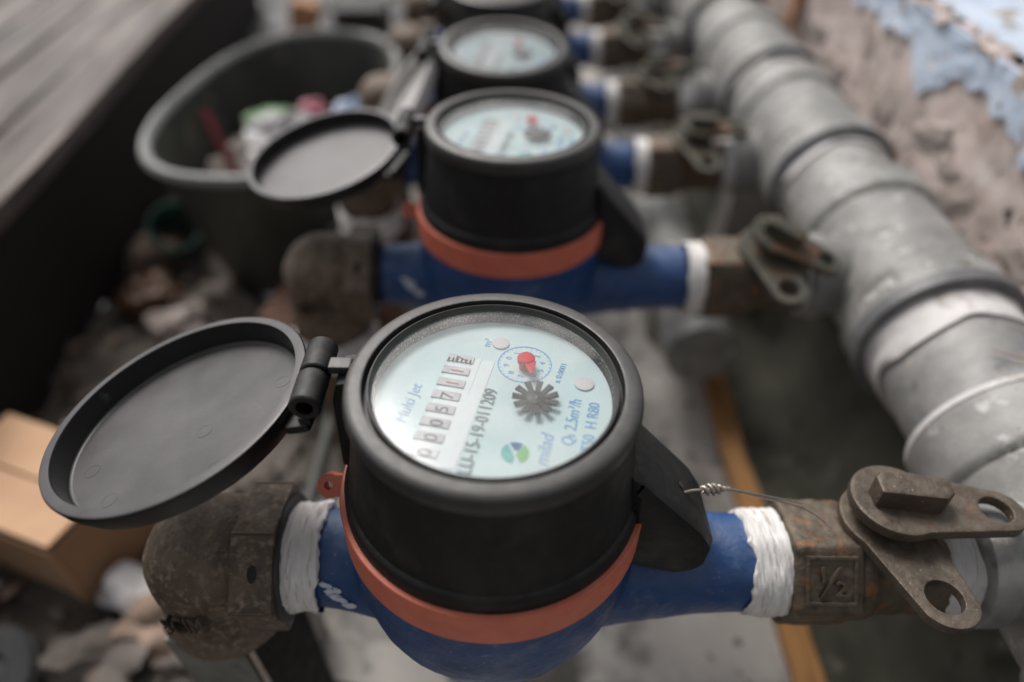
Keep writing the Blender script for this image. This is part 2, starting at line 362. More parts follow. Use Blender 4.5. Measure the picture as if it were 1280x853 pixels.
litter('paper_scraps', 8, 28, 'pale', 'tiny pale paper and film scraps scattered over the rubble')
# ------------------------------------------------------------------ water meter
ROT = R(78)                       # direction in which the dial print reads
H = 12.9                          # rim height above the underside of the body
def make_meter(label):
    t = thing('water_meter', label, 'water meter', (0, 0, 0), Quaternion(), 'water meters in a row on their branch pipes')
    z = lambda h: H + h
    # body: brass bowl with two spigots in one skin
    bm = bmesh.new()
    lathe(bm, [(0, z(-6.2)), (5.2, z(-6.2)), (5.3, z(-6.6)), (5.36, z(-7.6)), (5.34, z(-8.6)), (5.15, z(-9.8)), (4.72, z(-11)), (3.9, z(-12)), (2.5, z(-12.7)), (0, z(-12.9))], 72)
    lathe(bm, [(0, -7.95), (1.9, -7.95), (1.93, -6.5), (2.08, -5.7), (2.45, -4.2), (2.6, 0), (2.6, 4), (2.4, 5.4), (2.12, 7.4), (1.98, 9), (1.95, 10.9), (0, 10.9)], 48, 'X', (0, 0, z(-10.08)))
    b = remeshed(bm, .17, 7, lambda c: wob(c, .035, .9) + wob(c, .018, 3, 2))
    body = obj('body', b, 'blue', t)
    # white scrape: thin flakes of paint on the near side of the left spigot
    bm = bmesh.new(); rn = random.Random(5)
    for k in range(16):
        u = k / 15; x = -6.35 + 1.0 * u + rn.uniform(-.22, .22); hh = -9.35 - .75 * u + rn.uniform(-.25, .25)
        rr = 1.95 + max(0, (x + 6.5)) * .22; dz = hh + 10.08
        yy = -math.sqrt(max(.1, rr * rr - dz * dz)) - .005
        n_ = Vector((0, yy, dz)).normalized(); pts = [(rn.uniform(.6, 1.2) * .24 * math.cos(a), rn.uniform(.5, 1.2) * .12 * math.sin(a)) for a in [i * math.pi / 4 for i in range(8)]]
        prism(bm, pts, .03, frame(Vector((x, yy, z(hh))), (1, 0, -.5), n_))
    obj('paint_scrape', bm, 'bluechip', body, smooth=False)
    # red clamp band with a lug
    bm = lathe(bmesh.new(), [(5.15, z(-4.95)), (5.42, z(-4.93)), (5.47, z(-5.0)), (5.47, z(-6.35)), (5.42, z(-6.43)), (5.1, z(-6.45))], 96)
    band = obj('clamp_band', bm, 'band', t)
    bm = prism(bmesh.new(), circle(0, 0, .46, 20, 60, 300) + [(.8, -.42), (.8, .42)], .5, frame((-5.95, .3, z(-5.75)), (1, 0, 0), (-.1, -.75, .65)), [circle(-.02, 0, .15, 14)[::-1]], .04)
    obj('lug', bm, 'band', band)
    # barrel
    bm = lathe(bmesh.new(), [(4.60, z(-.75)), (4.64, z(-1.3)), (4.72, z(-2.0)), (4.95, z(-3.5)), (5.06, z(-4.25)), (5.16, z(-4.34)), (5.24, z(-4.5)), (5.27, z(-4.97)), (5.15, z(-5.02))], 96)
    obj('barrel', bm, 'black', t)
    bm = lathe(bmesh.new(), [(3.86, z(-.34)), (3.9, z(-.13)), (3.95, z(-.08)), (4.0, z(-.10)), (4.03, z(-.42)), (4.12, z(-.42)), (4.16, z(-.03)), (4.22, z(.0)), (4.5, z(-.02)), (4.66, z(-.08)), (4.74, z(-.2)), (4.78, z(-.45)), (4.74, z(-.72)), (4.60, z(-.80))], 96)
    rim = obj('rim', bm, 'rim', t)
    bm = lathe(bmesh.new(), [(3.88, z(-.36)), (3.84, z(-.42)), (3.82, z(-.95))], 96)
    obj('inner_wall', bm, 'grime', t)
    # fin below the hinge and the sealing ear on the right
    bm = prism(bmesh.new(), [(-4.55, -.5), (-5.15, -.62), (-5.35, -1.4), (-5.42, -4.6), (-5.0, -4.7), (-4.7, -2)], 1.5, frame((0, 1.7, H), (1, 0, 0), (0, -1, 0)), (), .08)
    obj('hinge_fin', bm, 'black', t)
    bm = prism(bmesh.new(), [(4.4, -2.5), (5.1, -3.0), (7.45, -5.6), (8.0, -6.5), (7.9, -8.0), (6.8, -8.3), (4.6, -7.6)], 3.5, frame((0, 1.6, H), (1, 0, 0), (0, -1, 0)), (), .5)
    ear = obj('sealing_ear', bm, 'black', t)
    e1 = Vector((2.2, 0, -2.75)).normalized(); nn = Vector((2.75, 0, 2.2)).normalized()
    obj('wire_hole', prism(bmesh.new(), circle(0, 0, .14, 12), .03, frame(Vector((6.75, -.35, z(-4.80))) + nn * .0, e1, nn)), 'inkk', ear)
    # hinge
    hx, hz = -5.95, z(-.75)
    ra = Matrix.Rotation(R(4), 4, 'Z')
    bm = bmesh.new()
    for a, bb, r in ((-1.5, -.1, .52), (-.1, .02, .44), (0.02, 1.5, .52)):
        lathe(bm, [(0.28 if a < -1 else 0, a), (r - .05, a), (r, a + .06), (r, bb - .06), (r - .05, bb), (0, bb)], 28, 'Y', (hx, .75, hz))
    obj('hinge_barrel', bm, 'black', t)
    bm = bmesh.new(); box(bm, (-5.05, .85, z(-.36)), (.75, .55, .34), None, .08)
    obj('hinge_tab', bm, 'rim', t)
    # dial
    dz = z(-.80)
    dial = obj('dial_plate', lathe(bmesh.new(), [(3.83, dz - .12), (3.83, dz), (0, dz)], 64), 'dial', t)
    e1 = Vector((math.cos(ROT), math.sin(ROT), 0))
    def F(x, y, up=.012, ang=0):
        a = ROT + R(ang); return frame((x, y, dz + up), (math.cos(a), math.sin(a), 0), (0, 0, 1))
    obj('white_strip', prism(bmesh.new(), [(-.1, -.24), (4.75, -.24), (4.75, .2), (-.1, .2)], .02, F(-1.30, -2.95, .002, -1)), 'strip', dial)
    obj('cover_window', prism(bmesh.new(), [(-.3, -.55), (4.8, -.55), (4.6, .5), (-.3, .5)], .015, F(-1.98, -2.75, .001)), 'strip', dial)
    digs = '00057117'
    for k in range(8):
        u = k / 7; x = -2.05 + .88 * u; y = -2.45 + 4.2 * u; msz = 'winw' if k < 1 else 'win'
        wm = prism(bmesh.new(), [(-.17, -.46), (.17, -.46), (.17, .46), (-.17, .46)], .05, F(x, y, .018))
        wh = obj('counter_wheel', wm, msz, dial)
        dk = 'inkr' if k in (5, 6) else 'inkd'
        text(digs[k], .62, F(x, y, .075) @ Matrix.Translation((-.19, -.27, 0)), dk, wh, 'digit', .006, sx=.95)
        if k == 7:
            bt = bmesh.new()
            for q in range(6): box(bt, Vector((x, y, dz + .08)) + Vector((math.cos(ROT), math.sin(ROT), 0)) * (-.12) + Vector((-math.sin(ROT), math.cos(ROT), 0)) * (q * .15 - .37), (.05, .16, .02), Matrix.Rotation(ROT - R(90), 3, 'Z'))
            obj('scale_mark', bt, 'inkk', wh, smooth=False)
    text('LU-15-19-011209', .62, F(-.62, -3.3, .032), 'ink', dial, 'serial_number', .006, sx=.82)
    text('Q  2.5m³/h', .56, F(2.42, -2.15), 'inkb', dial, 'flow_rating', .006, shear=.12, sx=.82)
    text('3', .30, F(2.50, -1.80), 'inkb', dial, 'flow_subscript', .006)
    text('T50  H R80', .52, F(2.98, -2.38), 'inkb', dial, 'class_marking', .006, sx=.86)
    text('milad', .62, F(1.62, -2.95), 'inkf', dial, 'maker_name', .006, shear=.3, sx=.95)
    text('Multi Jet', .55, F(-2.72, -1.3), 'inkf', dial, 'type_marking', .006, shear=.2, sx=.95)
    text('m³', .42, F(-.18, 2.42), 'inkb', dial, 'unit_marking', .006)
    text('x 0.0001', .30, F(2.16, .62, .012, -6), 'inkb', dial, 'multiplier', .006)
    for (x, y, r) in ((.2, 2.6, .30), (2.98, .60, .33)):
        obj('button', lathe(bmesh.new(), [(r, dz), (r, dz + .06), (r - .04, dz + .08), (0, dz + .08)], 28, at=(x, y, 0)), 'button', dial)
    cx, cy = 1.02, 1.56
    ring = obj('small_dial', prism(bmesh.new(), circle(cx, cy, .93, 48), .006, Matrix.Translation((0, 0, dz + .008)), [circle(cx, cy, .895, 48)]), 'inkb', dial)
    bt = bmesh.new()
    for q in range(30):
        a = q * math.pi / 15; box(bt, (cx + .86 * math.cos(a), cy + .86 * math.sin(a), dz + .011), (.07, .018, .006), Matrix.Rotation(a, 3, 'Z'))
    obj('small_dial_ticks', bt, 'inkb', dial, smooth=False)
    for q in range(10):
        a = ROT + R(72 - q * 36); a2 = a
        mm = frame((cx + .62 * math.cos(a), cy + .62 * math.sin(a), dz + .01), (math.cos(ROT), math.sin(ROT), 0), (0, 0, 1))
        text(str(q), .30, mm @ Matrix.Translation((-.085, -.10, 0)), 'inkb', dial, 'small_digit', .005)
    # pointer
    p = obj('pointer', lathe(bmesh.new(), [(.24, dz), (.24, dz + .24), (.30, dz + .26), (.30, dz + .42), (.26, dz + .46), (0, dz + .46)], 24, at=(1.06, 1.42, 0)), 'redp', t)
    obj('needle', prism(bmesh.new(), [(-.2, -.1), (.02, -.62), (.08, -.62), (.22, .02)], .12, Matrix.Translation((1.18, 1.28, dz + .30)), (), .02), 'redp', p)
    # star wheel
    bt = bmesh.new(); sx, sy = 1.33, -.32
    for q in range(11):
        a = 2 * math.pi * q / 11 + .2; e = Matrix.Rotation(a, 4, 'Z')
        prism(bt, [(.15, -.07), (.5, -.09), (.76, -.115), (.76, .115), (.5, .09), (.15, .07)], .09, Matrix.Translation((sx, sy, dz + .13)) @ e @ Matrix.Rotation(R(-8), 4, 'Y'), (), .015)
    lathe(bt, [(.16, dz), (.16, dz + .12), (.34, dz + .16), (.3, dz + .30), (.12, dz + .35), (0, dz + .35)], 11, at=(sx, sy, 0))
    obj('star_wheel', bt, 'star', t)
    # logo
    lx, ly = .68, -2.42
    L = Matrix.Translation((lx, ly, dz + .006))
    lg = obj('emblem', prism(bmesh.new(), circle(0, 0, .42, 20, 120, 255) + [(-.02, -.2), (-.12, .1)], .008, L), 'teal', dial)
    obj('emblem_cap', prism(bmesh.new(), circle(0, 0, .42, 10, 55, 112) + [(-.02, .12), (.1, .1)], .008, L), 'navy', dial)
    obj('emblem_leaf', prism(bmesh.new(), circle(0, 0, .42, 14, -70, 48) + [(.12, .12), (.02, -.05)], .008, L), 'green', dial)
    # glass
    obj('glass', lathe(bmesh.new(), [(3.9, z(-.37)), (3.86, z(-.30)), (0, z(-.28))], 64), 'glass', t)
    # lid, built about its own centre, inner side up
    bm = lathe(bmesh.new(), [(0, -.95), (4.22, -.95), (4.30, -.93), (4.36, -.86), (4.42, -.06), (4.46, 0), (4.74, 0), (4.8, -.03), (4.83, -.10), (4.76, -.5), (4.55, -.95), (4.2, -1.12), (0, -1.15)], 96)
    lid = obj('lid', bm, 'lidm', t); lid.rotation_mode = 'QUATERNION'
    for (x, y) in ((3.2, 1.5), (-3.0, -1.9), (-1.4, -3.3), (.9, -.6), (2.2, -2.4)):
        bm = bmesh.new(); lathe(bm, [(.30, -.96), (.30, -.942), (.27, -.942), (.27, -.947), (0, -.947)], 20, at=(x, y, 0))
        obj('mould_mark', bm, 'lidm', lid)
    for a in (172, 150):
        bm = bmesh.new(); e = Matrix.Rotation(R(a), 4, 'Z'); prism(bm, [(4.75, -.2), (5.15, -.06), (5.15, .06), (4.75, .2)], .25, e @ Matrix.Translation((0, 0, -.5)), (), .03)
        obj('catch', bm, 'lidm', lid)
    bm = bmesh.new(); box(bm, (5.0, -.35, -.62), (.9, 2.3, .36), None, .12)
    box(bm, (5.35, -.35, -.4), (.45, 2.1, .4), None, .12)
    obj('hinge_leaf', bm, 'black', lid)
    return t
def set_meter(t, rimc, n, lid_c=None, lid_n=None):
    q = Vector((0, 0, 1)).rotation_difference(Vector(n).normalized())
    t.rotation_quaternion = q
    t.location = (Vector(rimc) - q @ Vector((0, 0, H))) * S + Vector((0, 0, G * S))
    lid = [c for c in t.children if c.name.split('.')[0] == 'lid'][0]
    if lid_c is not None:
        ln = q.inverted() @ Vector(lid_n).normalized(); lc = q.inverted() @ (Vector(lid_c) - Vector(rimc)) + Vector((0, 0, H))
        hinge = Vector((-5.95, .75, H - .75))
        zx = ln; xx = (hinge - lc); xx = (xx - zx * xx.dot(zx)).normalized(); yy = zx.cross(xx)
        lid.rotation_quaternion = Matrix((xx, yy, zx)).transposed().to_quaternion(); lid.location = lc * S
    else:   # closed: outer side up, hinge on the left
        lid.rotation_quaternion = Quaternion((0, 1, 0), R(180)); lid.location = Vector((0, 0, H + .05)) * S
m0 = make_meter('front water meter, sharp and nearest, black lid swung open beside the square post')
meters = [m0]
labels = ['second water meter, right behind the nearest one, open lid over the brown elbow',
          'third water meter, its lid hanging steeply down beside the tub',
          'fourth water meter with its black lid shut, at the top edge of the photo',
          'fifth water meter, mostly beyond the top edge, blue spigot beside white tape',
          'sixth and farthest water meter, only its blue spigot near the top edge']
spec = [((-.57, 15.58, -15.65), (.022, .04, 1), (-11.85, 16.7, -18.05), (-.254, .051, .966)),
        ((.06, 35.5, -16.25), (.018, .02, 1), (-11.3, 38.7, -19.5), (-.18, -.08, .98)),
        ((-.58, 52.2, -17.97), (.02, -.087, 1), (-9.0, 52.2, -22.6), (-.80, -.12, .58)),
        ((-1.2, 68.0, -19.3), (.02, -.06, 1), None, None),
        ((-1.0, 87.0, -20.5), (.02, -.03, 1), None, None),
        ((-1.0, 104.0, -21.0), (.02, -.03, 1), None, None)]
for i, sp in enumerate(spec):
    if i:
        t = copy_tree(m0); t['label'] = labels[i - 1]; meters.append(t)
for t, sp in zip(meters, spec): set_meter(t, *sp)
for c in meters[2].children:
    if c.name.startswith('lid.'): c.material_slots[0].link = 'OBJECT'; c.material_slots[0].material = mat('dusty_white_lid', (.45, .44, .43), (.62, .60, .59), 60, .4, bump=.2, bscale=300)  # whitish colour stands for the bright sky light on this lid
QX = [Vector((0, 0, 1)).rotation_difference(Vector(sp[1]).normalized()) for sp in spec]
AX = []                        # pipe axis point of each row
for t, sp in zip(meters, spec):
    n = Vector(sp[1]).normalized(); AX.append(Vector(sp[0]) - n * 10.08)
# ------------------------------------------------------------------ left elbows
def tape_bm(x0, x1, r, seed, axis='X', segs=110, amp=.10, r1=None):
    r1 = r1 or r; n = 26; prof = []
    for k in range(n + 1):
        u = k / n; prof.append((r + (r1 - r) * u - (.12 if k in (0, n) else 0), x0 + (x1 - x0) * u))
    bm = bmesh.new(); lathe(bm, prof, segs, axis, wobble=lambda a, rr, h: wob((math.cos(a) * 1.6, math.sin(a) * 1.6, h * 1.6 + math.sin(a) * .5), amp * 1.6, 1.0, seed) + wob((math.cos(a) * 2.5, math.sin(a) * 2.5, h * 9 + 2.5 * math.sin(a * 1.0 + seed)), amp * 1.1, 1.0, seed + 3) - amp * .5)
    for v in bm.verts:
        p = v.co; k = p.x if axis == 'X' else p.z
        q_ = Vector((p.y, p.z, p.x if axis != 'X' else 0)); e = .15 * noise.noise(q_ * .9 + Vector((seed, k > (x0 + x1) / 2, 0))) + .07 * noise.noise(q_ * 3.5 + Vector((seed, 5, k > (x0 + x1) / 2)))
        if abs(k - x0) < .2 or abs(k - x1) < .2:
            if axis == 'X': p.x += e * 1.6
            else: p.z += e * 1.6
    return bm
def make_elbow(label):
    t = thing('pipe_elbow', label, 'pipe elbow', (0, 0, 0), None, 'rusty elbows at the left ends of the meters')
    # origin: pipe axis at the face of the collar, x to the right; body bends down
    bm = bmesh.new()
    lathe(bm, [(0, -3.4), (2.3, -3.4), (2.3, -.2), (0, -.2)], 40, 'X')
    bmesh.ops.create_icosphere(bm, subdivisions=4, radius=2.52, matrix=Matrix.Translation((-3.25, 0, 0)))
    lathe(bm, [(0, -3.4), (2.5, -3.3), (2.46, -2.2), (2.3, -1.5), (0, -1.2)], 48, 'X')
    lathe(bm, [(0, -4.0), (2.45, -4.0), (2.6, -3.8), (2.62, -2.7), (2.45, -2.4), (2.4, 0), (0, 0)], 40, 'Z', (-3.3, 0, 0))
    b = remeshed(bm, .13, 12, lambda c: wob(c, .05, 1.1, 3) + wob(c, .02, 3.2, 4) + wob(c, .012, 9, 4))
    body = obj('elbow_body', b, 'iron', t)
    bm = bmesh.new()
    for a0 in range(8): pass
    hexp = [(2.98 * math.cos(R(a)), 2.98 * math.sin(R(a))) for a in [108 + 60 * q for q in range(6)]]
    prism(bm, hexp, 1.6, frame((-1.6, 0, 0), (0, 1, 0), (1, 0, 0)), [circle(0, 0, 1.95, 24)], .07)
    col_ = obj('collar', bm, 'iron', t)
    fa = R(138)      # the flat facing up towards the front
    nrm = Vector((0, math.cos(fa), math.sin(fa))) * (2.98 * math.cos(R(30)) + .0)
    # local y of frame((..),(0,1,0),(1,0,0)) is z x x = (0,0,1)
    for q in range(6):
        va = R(108 + 60 * q); rb = bmesh.new(); sweep(rb, [(-1.55, 2.93 * math.cos(va), 2.93 * math.sin(va)), (-.08, 2.93 * math.cos(va), 2.93 * math.sin(va))], .085, 8); obj('edge_rib', rb, 'lever', col_)
    bp = bmesh.new(); prism(bp, circle(0, 0, .22, 16), .03, frame(Vector((-.75, nrm.y, nrm.z)), (1, 0, 0), nrm) @ Matrix.Diagonal((.8, 1.5, 1, 1)))
    obj('cast_dimple', bp, 'woodd', col_)
    mm = frame((-4.55, -2.42, -1.55), (1, -.20, .35), (-.25, -1, .22))
    text('SCIM', 1.15, mm, 'lever', body, 'cast_letters', .16, sx=.80)
    obj('dark_gasket', lathe(bmesh.new(), [(1.9, -.02), (2.5, -.02), (2.5, .12), (1.9, .14)], 48, 'X'), 'inkk', t)  # black ring put in for the shaded gap before the tape
    tp = obj('thread_tape', tape_bm(.08, 1.5, 2.16, 3, amp=.07, r1=2.22), 'tape', t)
    return t
e0 = make_elbow('big rusty elbow in front with raised cast letters, on the square post')
el = [e0]
elab = ['brown elbow at the left end of the second meter, under the edge of its lid',
        'brown elbow of the third meter with white tape round its down leg',
        'fourth brown elbow, hidden behind the third meter lid', 'fifth brown elbow in the far row', 'sixth and farthest brown elbow']
for i in range(1, 6):
    t = copy_tree(e0); t['label'] = elab[i - 1]; el.append(t)
for i, t in enumerate(el):
    x = -8.15 if i == 0 else -8.35
    place(t, AX[i] + QX[i] @ Vector((x, 0, 0))); t.rotation_mode = 'QUATERNION'; t.rotation_quaternion = QX[i]
    if i:
        tp_ = [c for c in t.children if c.name.startswith('thread_tape')][0]; bpy.data.objects.remove(tp_)
# risers
def riser(i, label):
    a = AX[i]; t = thing('riser_pipe', label, 'pipe', (a.x - 11.7, a.y, -G), None, 'risers under the brown elbows')
    h = a.z + G - 3.7
    obj('pipe', lathe(bmesh.new(), [(0, -1.5), (1.9, -1.5), (1.9, h), (0, h)], 32), 'iron2' if i % 2 else 'brown', t)
    tb = tape_bm(h - 2.6, h - .2, 2.75, i + 9, 'Z'); obj('thread_tape', tb, 'tape', t)
    return t
for i, lb in ((1, 'riser under the second meter elbow'), (2, 'brown riser under the third elbow with a white tape ring'), (3, 'riser under the fourth elbow, behind the third lid'), (4, 'riser under the fifth elbow'), (5, 'riser under the farthest elbow')):
    riser(i, lb)
# square post under the first elbow
t = thing('metal_post', 'black square steel post carrying the front rusty elbow', 'post', (-13.0, 15.8, -G), Quaternion((0, 0, 1), R(-10)))
bm = bmesh.new(); box(bm, (0, 0, (G - 29.7) / 2), (4.1, 4.1, G - 29.7), None, .18, 3); obj('post_tube', bm, 'post', t)
bm = bmesh.new(); box(bm, (-.12, -2.12, (G - 30.2) / 2), (3.8, .28, G - 30.6), None, .06); obj('front_plate', bm, 'plate', t)  # lighter slab added as the post's lit front face
bm = bmesh.new(); sweep(bm, [(2.0, -2.05, .6), (2.0, -2.05, G - 29.9)], .13, 8); obj('worn_corner', bm, 'wire', t)
bm = bmesh.new(); box(bm, (0, 0, .2), (7, 7, .5), None, .1); obj('foot_plate', bm, 'post', t)
# ------------------------------------------------------------------ valves
def make_valve(label):
    t = thing('lockable_valve', label, 'valve', (0, 0, 0), None, 'lockable valves between the meters and the main pipe')
    # origin: pipe axis at the left end of the tape
    obj('thread_tape', tape_bm(.3, 1.95, 2.12, 1, amp=.08), 'tape', t)
    bm = bmesh.new()
    octo = [(2.62 * math.cos(R(a)), 2.62 * math.sin(R(a))) for a in range(-10, 350, 60)]
    prism(bm, octo, 2.7, frame((1.85, 0, 0), (0, 1, 0), (1, 0, 0)), [circle(0, 0, 1.9, 20)], .16)
    b = remeshed(bm, .11, 3, lambda c: wob(c, .05, 2, 6) + wob(c, .02, 6, 6))
    hexo = obj('hex_collar', b, 'iron2', t)
    fa = R(140); nr = Vector((0, math.cos(fa), math.sin(fa))); c0 = Vector((3.2, 0, 0)) + nr * (2.62 * math.cos(R(30)) - .02)
    fm = frame(c0, (1, 0, 0), nr)
    obj('raised_frame', prism(bmesh.new(), [(-1.0, -.95), (1.0, -.95), (1.0, .95), (-1.0, .95)], .10, fm, [[(-.85, -.8), (-.85, .8), (.85, .8), (.85, -.8)]], .03), 'iron2', hexo)
    text('½', 1.6, fm @ Matrix.Translation((-.62, -.55, 0)), 'iron2', hexo, 'cast_fraction', .14)
    bm = bmesh.new()
    lathe(bm, [(0, 4.3), (2.1, 4.3), (2.2, 4.6), (2.25, 5.0), (2.05, 5.3), (1.95, 7.2), (2.1, 7.4), (2.1, 8.1), (0, 8.1)], 40, 'X')
    lathe(bm, [(0, 0), (1.3, 0), (1.3, 2.3), (0, 2.3)], 28, 'Z', (5.6, 0, 0))
    b = remeshed(bm, .12, 4, lambda c: wob(c, .05, 2, 8) + wob(c, .025, 6, 8))
    obj('valve_body', b, 'iron2', t)
    # lower locking tab, fixed to the body, and the lever above it
    lx, ly = 5.55, .25
    def pad(dirx, diry, length, r0, r1, hole, hr):
        a = math.degrees(math.atan2(diry, dirx)); out = circle(0, 0, r0, 22, 60, 300) + circle(length, 0, r1, 16, -70, 70)
        return out, [circle(hole, 0, hr, 18)[::-1]], Matrix.Rotation(R(a), 4, 'Z')
    o1, h1, rm = pad(.23, -1, 3.5, 1.65, 1.15, 3.45, .66)
    obj('lock_tab', prism(bmesh.new(), o1, .42, Matrix.Translation((lx, ly, 2.35)) @ rm, h1, .06), 'lever', t)
    o2, h2, rm2 = pad(1, 0, 3.8, 1.66, .95, 3.65, .58)
    lv = obj('lever', prism(bmesh.new(), o2, .5, Matrix.Rotation(0, 4, 'Z'), h2, .10), 'lever', t)
    lv.location = Vector((lx + .12, ly + .1, 3.32)) * S; lv.rotation_euler = (0, 0, R(-7))
    bm = prism(bmesh.new(), [(-1.1, -.55), (1.25, -.55), (1.6, -.2), (1.6, .5), (-.9, .55), (-1.15, .2)], 1.0, Matrix.Translation((.15, .0, .42)), (), .13)
    obj('lever_boss', bm, 'lever', lv)
    obj('bolt', lathe(bmesh.new(), [(.55, 2.3), (.55, 3.4), (0, 3.4)], 6, at=(lx, ly, 0)), 'lever', t)
    # white threaded stub to the tee
    obj('stub_tape', tape_bm(7.95, 9.4, 2.2, 5), 'tape2', t)
    return t
v0 = make_valve('front valve with rusty hex collar and two holed locking plates, sealed by a wire')
vlab = ['second valve from the front, locking plates turned towards the main pipe',
        'third valve, beside the first white ring of the main pipe, greenish lever', 'fourth valve beyond the third, brown with greenish lever',
        'fifth valve near the top edge, dark beside a blue spigot', 'sixth and farthest valve, cut by the top edge of the photo']
vs = [v0] + [copy_tree(v0) for _ in range(5)]
tt_ = obj('thread_tape', tape_bm(.85, 2.0, 2.25, 7, amp=.02), 'tape', None); thin_tape = tt_.data; bpy.data.objects.remove(tt_)
for i, t in enumerate(vs):
    if i: t['label'] = vlab[i - 1]
    place(t, AX[i] + QX[i] @ Vector((9.7 if i == 0 else 10.0, 0, 0)))
    if i == 0: t.rotation_euler = QX[0].to_euler()
    if i:
        [c for c in t.children if c.name.startswith('thread_tape')][0].data = thin_tape
        t.rotation_euler = (R([0, 14, 10, -6, 8, 4][i]), 0, 0)
        for c in t.children:
            if c.name.startswith('lever'): c.rotation_euler = (R(-4), R([0, 10, 6, -4, 6, 2][i]), R([0, -30, 4, 8, -12, 6][i]))
            if c.name.startswith(('lever', 'lock_tab')): c.scale = (.88, .88, .9) if c.name.startswith('lever') else (.96, .96, 1)
            if i > 0 and (c.name.startswith('lever') or c.name.startswith('lock_tab')):
                c.data = c.data.copy() if c.data.users < 99 and i == 1 else c.data
                c.material_slots[0].link = 'OBJECT'; c.material_slots[0].material = M['leverg']
                for g in c.children: g.material_slots[0].link = 'OBJECT'; g.material_slots[0].material = M['leverg']
# seal wire
t = thing('seal_wire', 'thin twisted seal wire from the black ear to the rusty valve collar', 'wire', (5.9, 14.9, -20.9))
def P(x, y, z_): return Vector((x, y, z_)) - Vector((5.9, 14.9, -20.9))
bm = bmesh.new()
A, B, C_ = P(6.1, 14.85, -20.75), P(6.85, 15.05, -20.85), P(8.0, 15.35, -21.2)
D_ = P(11.2, 15.7, -22.85)
sweep(bm, [A, A.lerp(B, .5) + Vector((0, 0, .05)), B], .05, 8)
pts1 = []; pts2 = []
for k in range(25):
    u = k / 24; p = B.lerp(C_, u); ph = u * 16; r = .15 * math.sin(math.pi * min(1, u * 1.1 + .08)) + .02
    pts1.append(p + Vector((0, math.cos(ph), math.sin(ph))) * r); pts2.append(p - Vector((0, math.cos(ph), math.sin(ph))) * r)
sweep(bm, pts1, .085, 8); sweep(bm, pts2, .075, 8)
sweep(bm, [C_, C_.lerp(D_, .5) + Vector((0, 0, -.02)), D_, P(11.8, 15.5, -23.1), P(12.3, 15.0, -23.25)], .045, 8)
sweep(bm, [C_, C_.lerp(D_, .5) + Vector((0, .05, .05)), D_ + Vector((.1, .15, .02))], .035, 8)
obj('strand', bm, 'wire', t)
# ------------------------------------------------------------------ main pipe
MX, MZ = 24.0, -26.3
t = thing('main_pipe', 'thick grey plastic main pipe with tees and white taped joints along the wall', 'pipe', (MX, 15.5, MZ - 4.5))
def Lp(y): return (0, y - 15.5, 4.5)
def dz_(y): return 0
ys = [AX[i].y for i in range(6)]
prev = -30
for i, y in enumerate(ys):
    at = (0, y - 15.5, 4.5)
    hl = 6.6 if i < 3 else 6.2
    bm = bmesh.new()
    lathe(bm, [(3.6, -hl), (4.45, -hl), (4.55, -hl + .1), (4.55, -hl + 2.6), (4.45, -hl + 2.9), (4.2, -hl + 3.1), (4.2, hl - 3.1), (4.45, hl - 2.9), (4.55, hl - 2.6), (4.55, hl - .1), (4.45, hl), (3.6, hl)], 72, 'Y')
    bz = AX[i].z - MZ
    lathe(bm, [(0, -5.9), (1.7, -5.9), (2.6, -5.85), (2.65, -5.7), (2.65, -4.9), (2.45, -4.6), (2.45, 0), (0, 0)], 40, 'X', (0, 0, bz * .9))
    tee = obj('tee', bm, 'pvc', t); tee.location = Vector(at) * S
    if i == 0:
        e = obj('socket_edge', lathe(bmesh.new(), [(4.0, hl + .01), (4.53, hl + .01), (4.5, hl + .35), (3.9, hl + .4)], 72, 'Y'), 'tape2', tee)
    if i == 1:
        obj('socket_edge', lathe(bmesh.new(), [(3.9, -hl - .01), (4.5, -hl - .01), (4.66, -hl + .1), (4.66, -hl + .95), (4.5, -hl + 1.1)], 72, 'Y'), 'pvck', tee)
    else:
        obj('socket_edge', lathe(bmesh.new(), [(3.9, -hl - .05), (4.5, -hl - .05), (4.62, -hl + .05), (4.62, -hl + .4), (4.5, -hl + .5)], 72, 'Y'), 'pvck', tee) if i else None
    y0, y1 = prev, y - hl + 1
    s = obj('pipe_section', lathe(bmesh.new(), [(3.3, y0 - 15.5), (3.85, y0 - 15.5), (3.85, y1 - 15.5), (3.3, y1 - 15.5)], 72, 'Y', (0, 0, 4.5)), 'pvcd' if i == 1 else 'pvc', t)
    if i in (1, 2, 3):
        L0 = (y - hl) - 15.5; wd = {1: 2.1, 2: .9, 3: .9}[i]
        tb = bmesh.new(); n = 8
        lathe(tb, [(3.84, L0 - wd)] + [(4.02 + .06 * math.sin(k), L0 - wd + wd * k / n) for k in range(n + 1)], 72, 'Y', (0, 0, 4.5), wobble=lambda a, r, h: wob((a * 1.5, h, 0), .1, 1.3))
        for v in tb.verts:
            if v.co.y < L0 - wd * .8: v.co.y += noise.noise(Vector((v.co.x, v.co.z, 3)) * .5) * .7
        obj('joint_tape', tb, 'tape2', t)
    prev = y + hl - 1
obj('pipe_section', lathe(bmesh.new(), [(3.3, prev - 15.5), (3.85, prev - 15.5), (3.85, 200), (3.3, 200)], 72, 'Y', (0, 0, 4.5)), 'pvc', t)
for y in (-22, 62, 140, 190):
    bm = bmesh.new(); h = G + MZ - 4.5 + .5
    box(bm, (0, y - 15.5, -h / 2 + .3), (5, 4, h + 1.5), None, .3); obj('support_block', bm, 'conc', t)
